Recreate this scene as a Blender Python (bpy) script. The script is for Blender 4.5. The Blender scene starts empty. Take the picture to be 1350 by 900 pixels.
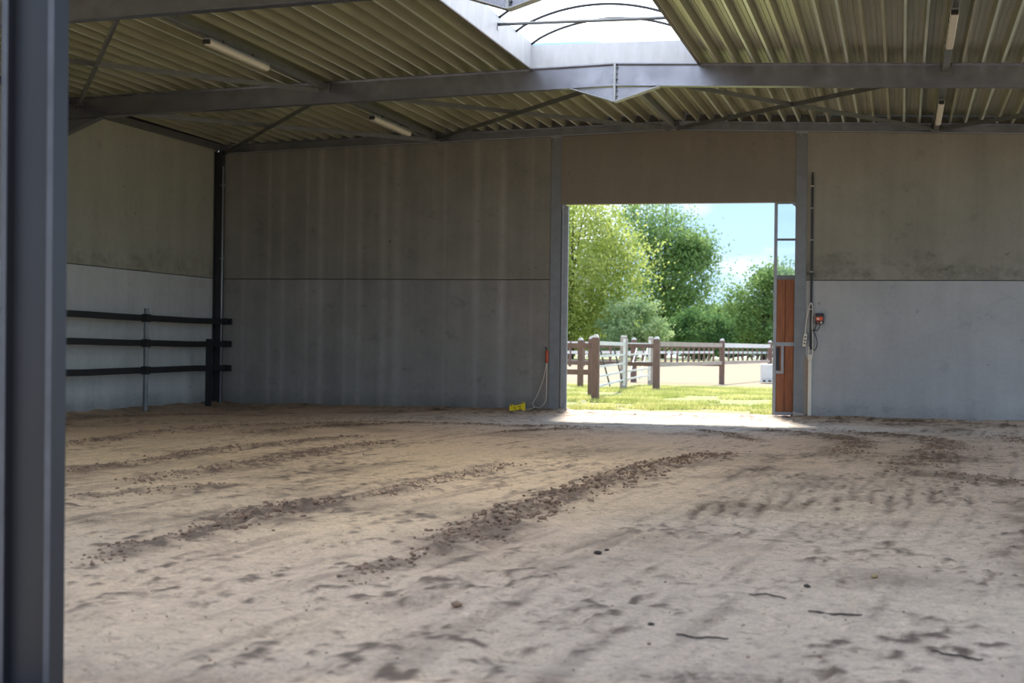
import bpy, bmesh, math, random
import numpy as np
from mathutils import Vector, Matrix

# ------------------------------------------------------------------ camera
SC = bpy.context.scene
COL = SC.collection
FPX, EYE = 2050.0, 1.26
YAW = math.atan(513 / FPX); ROLL = 0.0127; PITCH = math.atan(5 / FPX)
F0 = Vector((-math.sin(YAW), math.cos(YAW), 0)); R0 = Vector((math.cos(YAW), math.sin(YAW), 0)); U0 = Vector((0, 0, 1))
FW = F0 * math.cos(PITCH) + U0 * math.sin(PITCH); UP = U0 * math.cos(PITCH) - F0 * math.sin(PITCH)
RT = R0 * math.cos(ROLL) + UP * math.sin(ROLL); UR = UP * math.cos(ROLL) - R0 * math.sin(ROLL)
camd = bpy.data.cameras.new('camera'); cam = bpy.data.objects.new('camera', camd); COL.objects.link(cam)
M = Matrix((RT, UR, -FW)).transposed().to_4x4(); M.translation = (0, 0, EYE)
cam.matrix_world = M
camd.sensor_width = 36; camd.lens = 36 * FPX / 1350; camd.clip_start = 0.05; camd.clip_end = 1000
camd.dof.use_dof = True; camd.dof.focus_distance = 18; camd.dof.aperture_fstop = 3.2
SC.camera = cam
def gp(x, y, z=0.0):                      # ground point seen at photograph pixel x, y
    d = FW + RT * ((x - 675) / FPX) - UR * ((y - 450) / FPX)
    t = (z - EYE) / d.z
    return (d.x * t, d.y * t)

# ------------------------------------------------------------------ colour management, sky, sun
SC.view_settings.view_transform = 'Standard'; SC.view_settings.look = 'None'
SC.view_settings.gamma = 1; SC.view_settings.use_curve_mapping = False
SC.view_settings.exposure = 1.17
SC.cycles.use_denoising = True
SC.cycles.max_bounces = 10; SC.cycles.diffuse_bounces = 6; SC.cycles.transparent_max_bounces = 12
SC.cycles.sample_clamp_indirect = 6
SC.cycles.caustics_reflective = False; SC.cycles.caustics_refractive = False

def nt(mat): return mat.node_tree.nodes, mat.node_tree.links
W = bpy.data.worlds.new('sky'); SC.world = W; W.use_nodes = True
n, l = W.node_tree.nodes, W.node_tree.links
n.clear()
wo = n.new('ShaderNodeOutputWorld'); bg = n.new('ShaderNodeBackground')
tc = n.new('ShaderNodeTexCoord'); sx = n.new('ShaderNodeSeparateXYZ')
l.new(tc.outputs['Generated'], sx.inputs[0])
cr = n.new('ShaderNodeValToRGB'); l.new(sx.outputs['Z'], cr.inputs[0])
cr.color_ramp.elements[0].position = 0.0; cr.color_ramp.elements[0].color = (0.36, 0.50, 0.64, 1)
cr.color_ramp.elements[1].position = 0.5; cr.color_ramp.elements[1].color = (0.22, 0.40, 0.74, 1)
e = cr.color_ramp.elements.new(0.14); e.color = (0.26, 0.42, 0.66, 1)
nz = n.new('ShaderNodeTexNoise'); nz.inputs['Scale'].default_value = 4.2; nz.inputs['Detail'].default_value = 7
nz.inputs['Roughness'].default_value = 0.5
mp = n.new('ShaderNodeMapping'); mp.inputs['Scale'].default_value = (1, 1, 2.2); mp.inputs['Location'].default_value = (1.3, 0.4, 0.2)
l.new(tc.outputs['Generated'], mp.inputs[0]); l.new(mp.outputs[0], nz.inputs[0])
c2 = n.new('ShaderNodeValToRGB'); l.new(nz.outputs[0], c2.inputs[0])
c2.color_ramp.elements[0].position = 0.47; c2.color_ramp.elements[1].position = 0.66
mx = n.new('ShaderNodeMix'); mx.data_type = 'RGBA'; l.new(c2.outputs[0], mx.inputs[0]); l.new(cr.outputs[0], mx.inputs[6])
mx.inputs[7].default_value = (1.15, 1.18, 1.22, 1)
l.new(mx.outputs[2], bg.inputs[0]); bg.inputs[1].default_value = 1.0; l.new(bg.outputs[0], wo.inputs[0])

sd = bpy.data.lights.new('sun', 'SUN'); sun = bpy.data.objects.new('sun', sd); COL.objects.link(sun)
sd.energy = 4.6; sd.angle = math.radians(8); sd.color = (1.0, 0.95, 0.86)
sun.rotation_euler = Vector((-0.16, 0.80, 0.86)).to_track_quat('Z', 'Y').to_euler()

# ------------------------------------------------------------------ materials
def lin(c):
    return tuple(((v / 12.92) if v <= 0.04045 else ((v + 0.055) / 1.055) ** 2.4) for v in c[:3]) + (1,)
def newmat(name):
    m = bpy.data.materials.new(name); m.use_nodes = True
    b = m.node_tree.nodes['Principled BSDF']; return m, b
def mat(name, col, rough=0.6, metal=0.0, var=0.12, scale=6.0, bump=0.0, stretch=(1, 1, 1), spec=None):
    m, b = newmat(name); n, l = nt(m)
    g = n.new('ShaderNodeNewGeometry'); mp = n.new('ShaderNodeMapping'); mp.inputs['Scale'].default_value = stretch
    l.new(g.outputs['Position'], mp.inputs[0])
    z = n.new('ShaderNodeTexNoise'); z.inputs['Scale'].default_value = scale; z.inputs['Detail'].default_value = 5; z.inputs['Roughness'].default_value = 0.65
    l.new(mp.outputs[0], z.inputs[0])
    r = n.new('ShaderNodeValToRGB'); l.new(z.outputs[0], r.inputs[0])
    c = lin(col)
    r.color_ramp.elements[0].position = 0.3; r.color_ramp.elements[1].position = 0.7
    r.color_ramp.elements[0].color = tuple(v * (1 - var) for v in c[:3]) + (1,)
    r.color_ramp.elements[1].color = tuple(min(1, v * (1 + var)) for v in c[:3]) + (1,)
    l.new(r.outputs[0], b.inputs['Base Color'])
    b.inputs['Roughness'].default_value = rough; b.inputs['Metallic'].default_value = metal
    if spec is not None: b.inputs['Specular IOR Level'].default_value = spec
    if bump:
        bp = n.new('ShaderNodeBump'); bp.inputs['Strength'].default_value = bump; bp.inputs['Distance'].default_value = 0.02
        l.new(z.outputs[0], bp.inputs['Height']); l.new(bp.outputs[0], b.inputs['Normal'])
    return m

def concrete(name, col, dirt=0.5, streaks=None, axis='X', foot=0.0, seed=0.0):
    m, b = newmat(name); n, l = nt(m)
    g = n.new('ShaderNodeNewGeometry'); s = n.new('ShaderNodeSeparateXYZ'); l.new(g.outputs['Position'], s.inputs[0])
    def noise(scale, detail, st, rough=0.6):
        mp = n.new('ShaderNodeMapping'); mp.inputs['Scale'].default_value = st; mp.inputs['Location'].default_value = (seed, seed * 0.7, seed * 1.3)
        l.new(g.outputs['Position'], mp.inputs[0])
        z = n.new('ShaderNodeTexNoise'); z.inputs['Scale'].default_value = scale; z.inputs['Detail'].default_value = detail; z.inputs['Roughness'].default_value = rough
        l.new(mp.outputs[0], z.inputs[0]); return z.outputs[0]
    def mth(op, a, c=None):
        q = n.new('ShaderNodeMath'); q.operation = op
        for i, v in enumerate((a, c)):
            if v is None: continue
            if isinstance(v, (int, float)): q.inputs[i].default_value = v
            else: l.new(v, q.inputs[i])
        return q.outputs[0]
    big = noise(0.7, 6, (1, 1, 1), 0.7); fine = noise(14, 5, (1, 1, 1), 0.7); vert = noise(2.6, 3, (1, 1, 0.07), 0.6)
    blot = noise(2.2, 6, (1, 1, 1.4), 0.75)
    v = mth('ADD', mth('MULTIPLY', mth('SUBTRACT', big, 0.5), 0.75 * dirt), mth('MULTIPLY', mth('SUBTRACT', fine, 0.5), 0.22))
    v = mth('ADD', v, mth('MULTIPLY', mth('SUBTRACT', vert, 0.5), 0.5 * dirt))
    v = mth('ADD', v, mth('MULTIPLY', mth('MINIMUM', mth('SUBTRACT', 0.52, blot), 0.0), -0.0))
    dk = mth('MULTIPLY', mth('MAXIMUM', mth('SUBTRACT', blot, 0.58), 0.0), 2.0 * dirt)
    v = mth('SUBTRACT', v, dk)
    spk = noise(5.5, 2, (1, 1, 1), .5)
    v = mth('SUBTRACT', v, mth('MULTIPLY', mth('MAXIMUM', mth('SUBTRACT', spk, .735), 0.0), 9.0))
    gz = mth('SUBTRACT', s.outputs['Z'], 2.52)
    gr = mth('MULTIPLY', mth('MAXIMUM', mth('SUBTRACT', 1.0, mth('DIVIDE', mth('ABSOLUTE', mth('SUBTRACT', gz, .12)), .42)), 0.0), mth('GREATER_THAN', gz, 0.0))
    if not streaks: v = mth('SUBTRACT', v, mth('MULTIPLY', mth('MULTIPLY', gr, mth('MAXIMUM', mth('SUBTRACT', blot, .42), 0.0)), 2.6 * dirt))
    if streaks:
        tot = None
        for (x, w, a) in streaks:
            d = mth('DIVIDE', mth('ABSOLUTE', mth('SUBTRACT', s.outputs[axis], x)), w)
            q = mth('MULTIPLY', mth('MAXIMUM', mth('SUBTRACT', 1.0, d), 0.0), a)
            tot = q if tot is None else mth('ADD', tot, q)
        v = mth('ADD', v, mth('MULTIPLY', tot, mth('MULTIPLY', mth('MAXIMUM', mth('SUBTRACT', blot, .22), 0.0), 2.2)))
    v = mth('ADD', v, 1.0)
    if foot:
        f = mth('MULTIPLY', mth('MAXIMUM', mth('SUBTRACT', 1.0, mth('DIVIDE', s.outputs['Z'], 0.35)), 0.0), -foot)
        v = mth('ADD', v, mth('MULTIPLY', f, mth('MULTIPLY', blot, 2)))
    mul = n.new('ShaderNodeVectorMath'); mul.operation = 'SCALE'
    mul.inputs[0].default_value = lin(col)[:3]; l.new(v, mul.inputs['Scale'])
    l.new(mul.outputs[0], b.inputs['Base Color'])
    b.inputs['Roughness'].default_value = 0.8; b.inputs['Specular IOR Level'].default_value = 0.3
    bp = n.new('ShaderNodeBump'); bp.inputs['Strength'].default_value = 0.25; bp.inputs['Distance'].default_value = 0.01
    l.new(fine, bp.inputs['Height']); l.new(bp.outputs[0], b.inputs['Normal'])
    return m

STEEL = mat('galvanised_steel', (0.44, 0.45, 0.45), 0.42, 0.35, 0.14, 5)
STEEL_D = mat('dull_steel', (0.52, 0.53, 0.57), 0.26, 0.85, 0.22, 3, bump=.05)
STEEL_K = mat('dark_steel', (0.20, 0.20, 0.21), 0.5, 0.3, 0.2, 3)
STEEL_L = mat('bright_galvanised', (0.60, 0.62, 0.64), 0.45, 0.3, 0.12, 8)
STEEL_N = mat('blue_grey_steel', (0.155, 0.162, 0.18), 0.45, 0.2, 0.15, 4, stretch=(1, 1, .2))
BLACK = mat('black_rubber', (0.09, 0.09, 0.09), 0.6, 0, 0.2, 8)
DECK_R = mat('deck_rib_lit_coating', (0.82, 0.86, 0.80), 0.3, 0.3, 0.08, 3, stretch=(1, .25, 1))
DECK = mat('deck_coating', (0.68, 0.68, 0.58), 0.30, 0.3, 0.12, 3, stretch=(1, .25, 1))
CURB = mat('white_curb', (0.70, 0.71, 0.73), 0.5, 0.1, 0.10, 7, stretch=(1, 1, .3))
TRIMB = mat('brown_trim', (0.40, 0.37, 0.33), 0.6, 0.2, 0.15, 5)
WHITEP = mat('white_plastic', (0.84, 0.82, 0.76), 0.4, 0, 0.04, 4)
ORANGE = mat('orange_plastic', (0.86, 0.30, 0.08), 0.4, 0, 0.05, 4)
ORANGE_D = mat('worn_orange', (0.66, 0.28, 0.16), 0.5, 0, 0.15, 20)
YELLOW = mat('yellow_plastic', (0.93, 0.82, 0.08), 0.45, 0, 0.06, 12)
DARKP = mat('dark_plastic', (0.10, 0.10, 0.11), 0.45, 0, 0.1, 8)
ROPE = mat('pale_cord', (0.78, 0.74, 0.68), 0.8, 0, 0.1, 30)
WOODD = mat('door_wood', (0.57, 0.34, 0.18), 0.5, 0, 0.35, 5, stretch=(5, 5, .5), bump=.2)
WOODF = mat('fence_wood', (0.45, 0.35, 0.31), 0.7, 0, 0.25, 6, stretch=(2, 2, .6))
WOODG = mat('weathered_wood', (0.66, 0.60, 0.56), 0.75, 0, 0.2, 6)
WHITEF = mat('white_fence_paint', (0.86, 0.85, 0.83), 0.6, 0, 0.08, 6)
BARK = mat('bark', (0.34, 0.28, 0.22), 0.9, 0, 0.3, 6)
TWIG = mat('dark_twig', (0.24, 0.19, 0.15), 0.9, 0, 0.3, 30)
CLOD = mat('damp_clod', (0.50, 0.39, 0.30), 0.95, 0, 0.3, 12)
FOOTC = concrete('footing_concrete', (0.66, 0.63, 0.58), 0.8)

def glassmat(name, tint):
    m = bpy.data.materials.new(name); m.use_nodes = True; n, l = nt(m); n.clear()
    o = n.new('ShaderNodeOutputMaterial'); t = n.new('ShaderNodeBsdfTransparent'); t.inputs[0].default_value = tint
    g = n.new('ShaderNodeBsdfGlossy'); g.inputs['Roughness'].default_value = 0.03
    fr = n.new('ShaderNodeFresnel'); fr.inputs[0].default_value = 1.45; x = n.new('ShaderNodeMixShader')
    l.new(fr.outputs[0], x.inputs[0]); l.new(t.outputs[0], x.inputs[1]); l.new(g.outputs[0], x.inputs[2]); l.new(x.outputs[0], o.inputs[0])
    return m
GLASS = glassmat('window_glass', (0.93, 0.95, 0.95, 1))
def domemat():
    m = bpy.data.materials.new('opal_polycarbonate'); m.use_nodes = True; n, l = nt(m); n.clear()
    o = n.new('ShaderNodeOutputMaterial'); t = n.new('ShaderNodeBsdfTranslucent'); t.inputs[0].default_value = (0.95, 0.96, 0.97, 1)
    d = n.new('ShaderNodeBsdfTransparent'); d.inputs[0].default_value = (1, 1, 1, 1)
    x = n.new('ShaderNodeMixShader'); x.inputs[0].default_value = 0.08
    l.new(t.outputs[0], x.inputs[1]); l.new(d.outputs[0], x.inputs[2]); l.new(x.outputs[0], o.inputs[0])
    return m
DOME = domemat()
def leafmat(name, ca, cb, tr=0.45):
    m = bpy.data.materials.new(name); m.use_nodes = True; n, l = nt(m); n.clear()
    o = n.new('ShaderNodeOutputMaterial'); g = n.new('ShaderNodeNewGeometry')
    z = n.new('ShaderNodeTexNoise'); z.inputs['Scale'].default_value = 0.6; z.inputs['Detail'].default_value = 6
    l.new(g.outputs['Position'], z.inputs[0])
    r = n.new('ShaderNodeValToRGB'); l.new(z.outputs[0], r.inputs[0])
    r.color_ramp.elements[0].position = 0.35; r.color_ramp.elements[1].position = 0.65
    r.color_ramp.elements[0].color = lin(ca); r.color_ramp.elements[1].color = lin(cb)
    d = n.new('ShaderNodeBsdfDiffuse'); t = n.new('ShaderNodeBsdfTranslucent'); x = n.new('ShaderNodeMixShader'); x.inputs[0].default_value = tr
    l.new(r.outputs[0], d.inputs[0]); l.new(r.outputs[0], t.inputs[0])
    l.new(d.outputs[0], x.inputs[1]); l.new(t.outputs[0], x.inputs[2]); l.new(x.outputs[0], o.inputs[0])
    return m

# ------------------------------------------------------------------ mesh helpers
class MB:
    def __init__(s): s.v = []; s.f = []
    def add(s, vs, fs):
        b = len(s.v); s.v += [tuple(p) for p in vs]; s.f += [tuple(i + b for i in q) for q in fs]; return s
    def box(s, x0, y0, z0, x1, y1, z1):
        return s.add([(x0, y0, z0), (x1, y0, z0), (x1, y1, z0), (x0, y1, z0), (x0, y0, z1), (x1, y0, z1), (x1, y1, z1), (x0, y1, z1)],
                     [(0, 3, 2, 1), (4, 5, 6, 7), (0, 1, 5, 4), (1, 2, 6, 5), (2, 3, 7, 6), (3, 0, 4, 7)])
    def prism(s, poly, a0, a1, axis='Y'):          # poly in the other two axes
        k = len(poly)
        def P(p, a): return {'X': (a, p[0], p[1]), 'Y': (p[0], a, p[1]), 'Z': (p[0], p[1], a)}[axis]
        vs = [P(p, a0) for p in poly] + [P(p, a1) for p in poly]
        fs = [tuple(range(k))[::-1], tuple(range(k, 2 * k))] + [(i, (i + 1) % k, (i + 1) % k + k, i + k) for i in range(k)]
        return s.add(vs, fs)
    def bar(s, p, q, w, h, up=(0, 0, 1)):
        p = Vector(p); q = Vector(q); d = (q - p).normalized(); r = d.cross(Vector(up)).normalized(); u = r.cross(d)
        vs = []
        for c in (p, q):
            for a, b in ((-1, -1), (1, -1), (1, 1), (-1, 1)): vs.append(c + r * (a * w / 2) + u * (b * h / 2))
        return s.add(vs, [(0, 3, 2, 1), (4, 5, 6, 7), (0, 1, 5, 4), (1, 2, 6, 5), (2, 3, 7, 6), (3, 0, 4, 7)])
    def tube(s, pts, r, k=8):
        pts = [Vector(p) for p in pts]; rr = r if isinstance(r, (list, tuple)) else [r] * len(pts)
        vs = []; fs = []; ref = None
        for i, p in enumerate(pts):
            d = (pts[min(i + 1, len(pts) - 1)] - pts[max(i - 1, 0)]).normalized()
            a = Vector((0, 0, 1)) if abs(d.z) < 0.9 else Vector((0, 1, 0))
            if ref is None: ref = d.cross(a).normalized()
            ref = (ref - d * ref.dot(d)).normalized(); u = ref.cross(d)
            for j in range(k):
                t = 2 * math.pi * j / k; vs.append(p + ref * (math.cos(t) * rr[i]) + u * (math.sin(t) * rr[i]))
        for i in range(len(pts) - 1):
            for j in range(k): fs.append((i * k + j, i * k + (j + 1) % k, (i + 1) * k + (j + 1) % k, (i + 1) * k + j))
        fs.append(tuple(range(k))[::-1]); fs.append(tuple(range((len(pts) - 1) * k, len(pts) * k)))
        return s.add(vs, fs)
    def build(s, name, m, parent=None, smooth=False, bevel=0.0, loc=None):
        me = bpy.data.meshes.new(name); me.from_pydata(s.v, [], s.f); me.materials.append(m)
        bm = bmesh.new(); bm.from_mesh(me); bmesh.ops.recalc_face_normals(bm, faces=bm.faces)
        if bevel: bmesh.ops.bevel(bm, geom=bm.edges[:] , offset=bevel, segments=1, affect='EDGES', profile=0.5)
        bm.to_mesh(me); bm.free()
        if smooth: me.shade_smooth()
        o = bpy.data.objects.new(name, me); COL.objects.link(o)
        if parent: o.parent = parent
        if loc: o.location = loc
        return o
def B(*a): return MB().box(*a)
def tag(o, label=None, cat=None, group=None, kind=None):
    if label: o['label'] = label
    if cat: o['category'] = cat
    if group: o['group'] = group
    if kind: o['kind'] = kind
    return o
def empty(name, loc=(0, 0, 0), **k):
    o = bpy.data.objects.new(name, None); COL.objects.link(o); o.location = loc; o.empty_display_size = 0.2
    return tag(o, **k)
def put(o, parent=None, loc=None, rot=None):     # linked copy sharing the mesh
    c = o.copy(); COL.objects.link(c)
    if parent: c.parent = parent
    if loc is not None: c.location = loc
    if rot is not None: c.rotation_euler = rot
    return c
rnd = random.Random(7); rng = np.random.default_rng(11)

# ------------------------------------------------------------------ key sizes of the hall
XL, XRI, XR = -13.31, -4.17, 4.97         # left wall face, ridge, right eave
YB, YM, YN = 28.82, 22.8, 16.33           # back wall face, middle frame, nearer frame
SL = 0.031
def ztop(x): return 5.465 - SL * abs(x - XRI)      # top of rafters = underside of deck

# ------------------------------------------------------------------ floor of the hall: churned sand
def hashn(ix, iy, s):
    h = (ix * 374761393 + iy * 668265263 + s * 974634777) & 0xffffffff
    h = ((h ^ (h >> 13)) * 1274126177) & 0xffffffff
    return ((h ^ (h >> 16)) & 0xffff) / 65535.0
def vnoise(x, y, s):
    ix = np.floor(x).astype(np.int64); iy = np.floor(y).astype(np.int64); fx = x - ix; fy = y - iy
    fx = fx * fx * (3 - 2 * fx); fy = fy * fy * (3 - 2 * fy)
    a = hashn(ix, iy, s); b = hashn(ix + 1, iy, s); c = hashn(ix, iy + 1, s); d = hashn(ix + 1, iy + 1, s)
    return (a * (1 - fx) + b * fx) * (1 - fy) + (c * (1 - fx) + d * fx) * fy
def fbm(x, y, s, o=4):
    t = 0; a = 0.5; q = 0
    for i in range(o): t = t + a * vnoise(x, y, s + i * 17); q += a; x = x * 2.03 + 5.1; y = y * 2.03 + 1.7; a *= 0.55
    return t / q
def pdist(X, Y, pts):                      # distance to polyline + fraction along it
    best = np.full(X.shape, 1e9); tt = np.zeros(X.shape); L = len(pts) - 1
    for i in range(L):
        ax, ay = pts[i]; bx, by = pts[i + 1]; dx, dy = bx - ax, by - ay
        t = np.clip(((X - ax) * dx + (Y - ay) * dy) / (dx * dx + dy * dy + 1e-9), 0, 1)
        d = np.hypot(X - ax - t * dx, Y - ay - t * dy); m = d < best
        best = np.where(m, d, best); tt = np.where(m, (i + t) / L, tt)
    return best, tt
RIDGES = [  # photograph pixels, half width m, height m, dampness with painted shade
    ([(450, 770), (545, 735), (600, 712)], .10, .045, .8), ([(600, 712), (640, 693), (700, 672), (760, 650), (825, 630), (865, 612), (955, 598)], .22, .085, 1.),
    ([(115, 742), (155, 732), (180, 720), (230, 712), (300, 692)], .13, .045, .8), ([(300, 692), (350, 679), (425, 662)], .24, .085, 1.),
    ([(425, 662), (500, 652), (600, 628), (675, 612)], .14, .03, .7),
    ([(90, 622), (150, 614), (200, 607), (275, 595), (375, 585), (480, 575)], .16, .05, .8),
    ([(180, 637), (250, 625), (340, 610), (425, 595), (510, 582)], .2, .06, .9),
    ([(90, 657), (165, 654), (220, 646), (290, 641)], .16, .045, .7), ([(90, 694), (160, 683), (220, 675)], .10, .02, .5),
    ([(90, 587), (200, 571), (300, 562), (500, 556)], .2, .05, .7), ([(330, 572), (425, 562), (550, 557), (700, 562), (790, 564)], .16, .035, .8),
    ([(350, 632), (420, 623), (540, 606)], .12, .025, .6), ([(655, 569), (720, 567), (775, 566)], .12, .035, 1.),
    ([(920, 567), (960, 573), (1000, 582)], .12, .03, .9), ([(995, 568), (1050, 571), (1100, 575), (1128, 583), (1116, 600)], .25, .05, 1.),
    ([(1118, 570), (1185, 574), (1235, 580), (1252, 588), (1222, 602), (1205, 616)], .28, .06, 1.),
    ([(1205, 622), (1275, 628), (1350, 640)], .28, .05, 1.), ([(1345, 655), (1347, 720), (1330, 780)], .10, .025, .7),
    ([(870, 617), (940, 612), (1010, 618), (960, 628), (880, 632)], .18, .022, .55), ([(1060, 640), (1075, 632), (1085, 625)], .2, .02, .5),
    ([(1320, 575), (1350, 583)], .2, .03, .6), ([(585, 740), (650, 705), (720, 690)], .15, .0, .25),
    ([(90, 552), (200, 549), (290, 545)], .2, .05, .6),
]
def track(pts, off, w): return [gp(*p) for p in pts], off, w
TRACKS = [([(720, 618), (860, 618), (1040, 622), (1065, 640), (1055, 665), (1000, 700)], .9),
          ([(880, 690), (940, 665), (1000, 645), (1060, 625)], .5), ([(960, 690), (1020, 660), (1075, 640)], .5),
          ([(1210, 600), (1190, 650), (1130, 700)], .9)]
xs = np.arange(-13.6, 5.6, 0.022)
ys = [4.0]
while ys[-1] < 29.35: ys.append(ys[-1] + 0.011 + 0.0010 * ys[-1])
ys = np.array(ys)
GX, GY = np.meshgrid(xs, ys)
Z = (fbm(GX * .35, GY * .35, 1, 3) - .5) * .05 + (fbm(GX * 2.2, GY * 1.6, 5, 4) - .5) * .018 + (fbm(GX * 12, GY * 12, 9, 3) - .5) * .010
lump = np.maximum(fbm(GX * 7, GY * 7, 33, 3) - .62, 0) * .12
Z += .3 * lump * np.clip((fbm(GX * .8, GY * .8, 41, 2) - .4) * 4, 0, 1)
dent = np.maximum(fbm(GX * 3.2, GY * 3.2, 61, 2) - .63, 0) * .12
Z -= dent * np.clip((13 - GY) / 6, 0, 1); dent2 = np.maximum(fbm(GX * 7, GY * 5, 63, 2) - .66, 0) * .12; Z -= dent2 * np.clip((14 - GY) / 5, 0, 1)
damp_shade = np.clip((fbm(GX * 1.1, GY * .8, 77, 4) - .52) * 1.6, 0, .45) + lump * 2.5
for px, w, h, dm in RIDGES:
    d, t = pdist(GX + (fbm(GX * 1.5, GY * 1.5, 91, 3) - .5) * .35, GY + (fbm(GX * 1.5, GY * 1.5, 97, 3) - .5) * .35, [gp(*p) for p in px])
    env = np.clip(t * 8, 0, 1) * np.clip((1 - t) * 8, 0, 1)
    prof = np.exp(-(d / w) ** 2) * (0.3 + 0.7 * env)
    cl = np.clip(fbm(GX * 9, GY * 9, 111, 3) * 2.2 - .55, 0, 1.3)
    Z += h * .5 * prof * (0.2 + cl * (.4 + 1.1 * vnoise(GX * 26, GY * 26, 117)))
    damp_shade += dm * np.exp(-(d / (w * 1.35)) ** 2) * (.35 + .65 * np.clip(fbm(GX * 5, GY * 5, 121, 3) * 2.6 - .8, 0, 1)) * (0.4 + 0.6 * env)  # ridge shadows painted into the colour along with the damp
pale = np.zeros_like(Z)
for px, w in TRACKS:                       # wide tyre tracks with parallel lug grooves
    P = [gp(*p) for p in px]; d, t = pdist(GX, GY, P); m = np.exp(-(d / w) ** 6)
    L = sum(math.hypot(P[i + 1][0] - P[i][0], P[i + 1][1] - P[i][1]) for i in range(len(P) - 1))
    Z += -.004 * m + .006 * m * np.sin(t * L * 26 + np.sin(d * 9) * 1.5) * (fbm(GX * 2, GY * 2, 131, 2) > .45)
    pale += m * .04
    damp_shade += .22 * m * np.clip(np.sin(d * 30), 0, 1) ** 3 * (fbm(GX * 2, GY * 2, 261, 2) > .42)
for k in range(26):                        # faint straight drag lines that fan out over the left and middle floor
    x0 = rnd.uniform(100, 620); y0 = rnd.uniform(585, 800); P = [gp(x0, y0), gp(x0 + 330, y0 - 330 * rnd.uniform(.16, .30) * (y0 - 470) / 240)]
    d, t = pdist(GX, GY, P); m = np.exp(-(d / .05) ** 2) * np.sin(np.pi * t)
    Z += -.012 * m; damp_shade += .5 * m * (fbm(GX * 3, GY * 3, 141 + k, 2) > .5)
for (cx, cy) in [(1105, 660), (1125, 655), (1150, 655), (1175, 660), (1200, 655), (1230, 650), (1255, 652), (1280, 655), (930, 672), (960, 668), (990, 664), (1020, 660), (1050, 656), (1085, 652)]:
    P = [gp(cx, cy - 14), gp(cx - 26 if cx < 1095 else cx - 3, cy + 20)]; d, t = pdist(GX + (fbm(GX * 3, GY * 3, 251, 2) - .5) * .06, GY, P); m = np.exp(-(d / .04) ** 2) * (fbm(GX * 4, GY * 2, 255, 2) > .42) * np.sin(np.pi * t)
    Z += -.015 * m; damp_shade += .60 * m
for x0, x1, yy in [(870, 990, 890), (1020, 1110, 896)]:    # tread prints at the very front
    P = [gp(x0, yy), gp(x1, yy)]; d, t = pdist(GX, GY, P); m = (d < .11)
    lug = (np.sin(GX * 95 + GY * 30) > 0) & (np.sin(GY * 90 - GX * 20) > -.3)
    Z -= .018 * m * lug; damp_shade += .5 * m * lug
ga, gb = gp(600, 712), gp(955, 598); th_ = math.atan2(gb[1] - ga[1], gb[0] - ga[0]); ca, sa = math.cos(th_), math.sin(th_)
UA, UB = GX * ca + GY * sa, -GX * sa + GY * ca
drag = fbm(UA * .7, UB * 11, 221, 4); soft = np.clip((fbm(GX * .6, GY * .6, 231, 2) - .3) * 3, .15, 1)
Z += (drag - .5) * .018 * soft; damp_shade += np.clip((drag - .56) * 2.2, 0, .35) * soft
crumb = np.clip(fbm(GX * 14, GY * 8, 241, 3) - .56, 0, 1); patch = np.clip((fbm(GX * 1.3, GY * 1.0, 243, 3) - .40) * 5, 0, 1)
Z += crumb * .035 * patch; damp_shade += crumb * (3.2 + 2.5 * np.clip((12 - GY) / 4, 0, 1)) * patch
# sand banked against the walls and across the doorway
wob = fbm(GX * 2.5, GY * 2.5, 151, 3)
inleft = GX < -6.2; inright = GX > -1.95
bank = np.clip(1 - (28.95 - GY) / .55, 0, 1) ** 1.5
Z += bank * np.where(inleft | inright, .07, .03) * (0.5 + wob)
Z += np.clip(1 - (GX + 13.35) / .6, 0, 1) ** 1.5 * .09 * (0.4 + wob)
thr = np.exp(-((GY - 28.2 - .35 * (fbm(GX * 1.3, GX * 0 + 3, 161, 2) - .5)) / .16) ** 2) + .8 * np.exp(-((GY - 27.4 + .5 * (fbm(GX * .9, GX * 0 + 9, 171, 2) - .5)) / .14) ** 2)
thr = thr * ((GX > -9) & (GX < 4))
Z += thr * .04 * np.clip(fbm(GX * 8, GY * 8, 181, 3) * 2.2 - .5, 0, 1.2)
damp_shade += thr * .9 * np.clip(fbm(GX * 4, GY * 6, 191, 2) * 2 - .5, 0, 1)
damp_shade += (bank + np.clip(1 - (GX + 13.35) / .9, 0, 1)) * .55 * wob * 1.4
warm = np.exp(-((GY - 15) / 5.5) ** 2) * np.clip((-GX + 1.5) / 5, 0, 1)
warm = np.clip(warm + (fbm(GX * .5, GY * .5, 201, 3) - .5) * .7, 0, 1)
pale += np.exp(-((GY - 25.3) / 2.0) ** 2) * np.exp(-((GX + 3.5) / 4.0) ** 2) * 1.5 + np.clip((GX + 4) / 8, 0, 1) * .3  # doorway sheen painted into the sand colour as a pale patch; paler rightward
ny, nx = GX.shape
co = np.stack([GX, GY, Z], -1).reshape(-1, 3)
i = (np.arange(ny - 1)[:, None] * nx + np.arange(nx - 1)[None, :]).ravel()
quads = np.stack([i, i + 1, i + nx + 1, i + nx], -1)
def np_mesh(name, co, faces, k, m, smooth=True):
    me = bpy.data.meshes.new(name); me.vertices.add(len(co)); me.vertices.foreach_set('co', co.astype(np.float32).ravel())
    nf = len(faces); me.loops.add(nf * k); me.polygons.add(nf)
    me.loops.foreach_set('vertex_index', faces.astype(np.int32).ravel())
    me.polygons.foreach_set('loop_start', np.arange(0, nf * k, k, dtype=np.int32))
    try: me.polygons.foreach_set('loop_total', np.full(nf, k, dtype=np.int32))
    except Exception: pass
    me.update(calc_edges=True); me.validate()
    if smooth: me.shade_smooth()
    me.materials.append(m); return me
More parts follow.
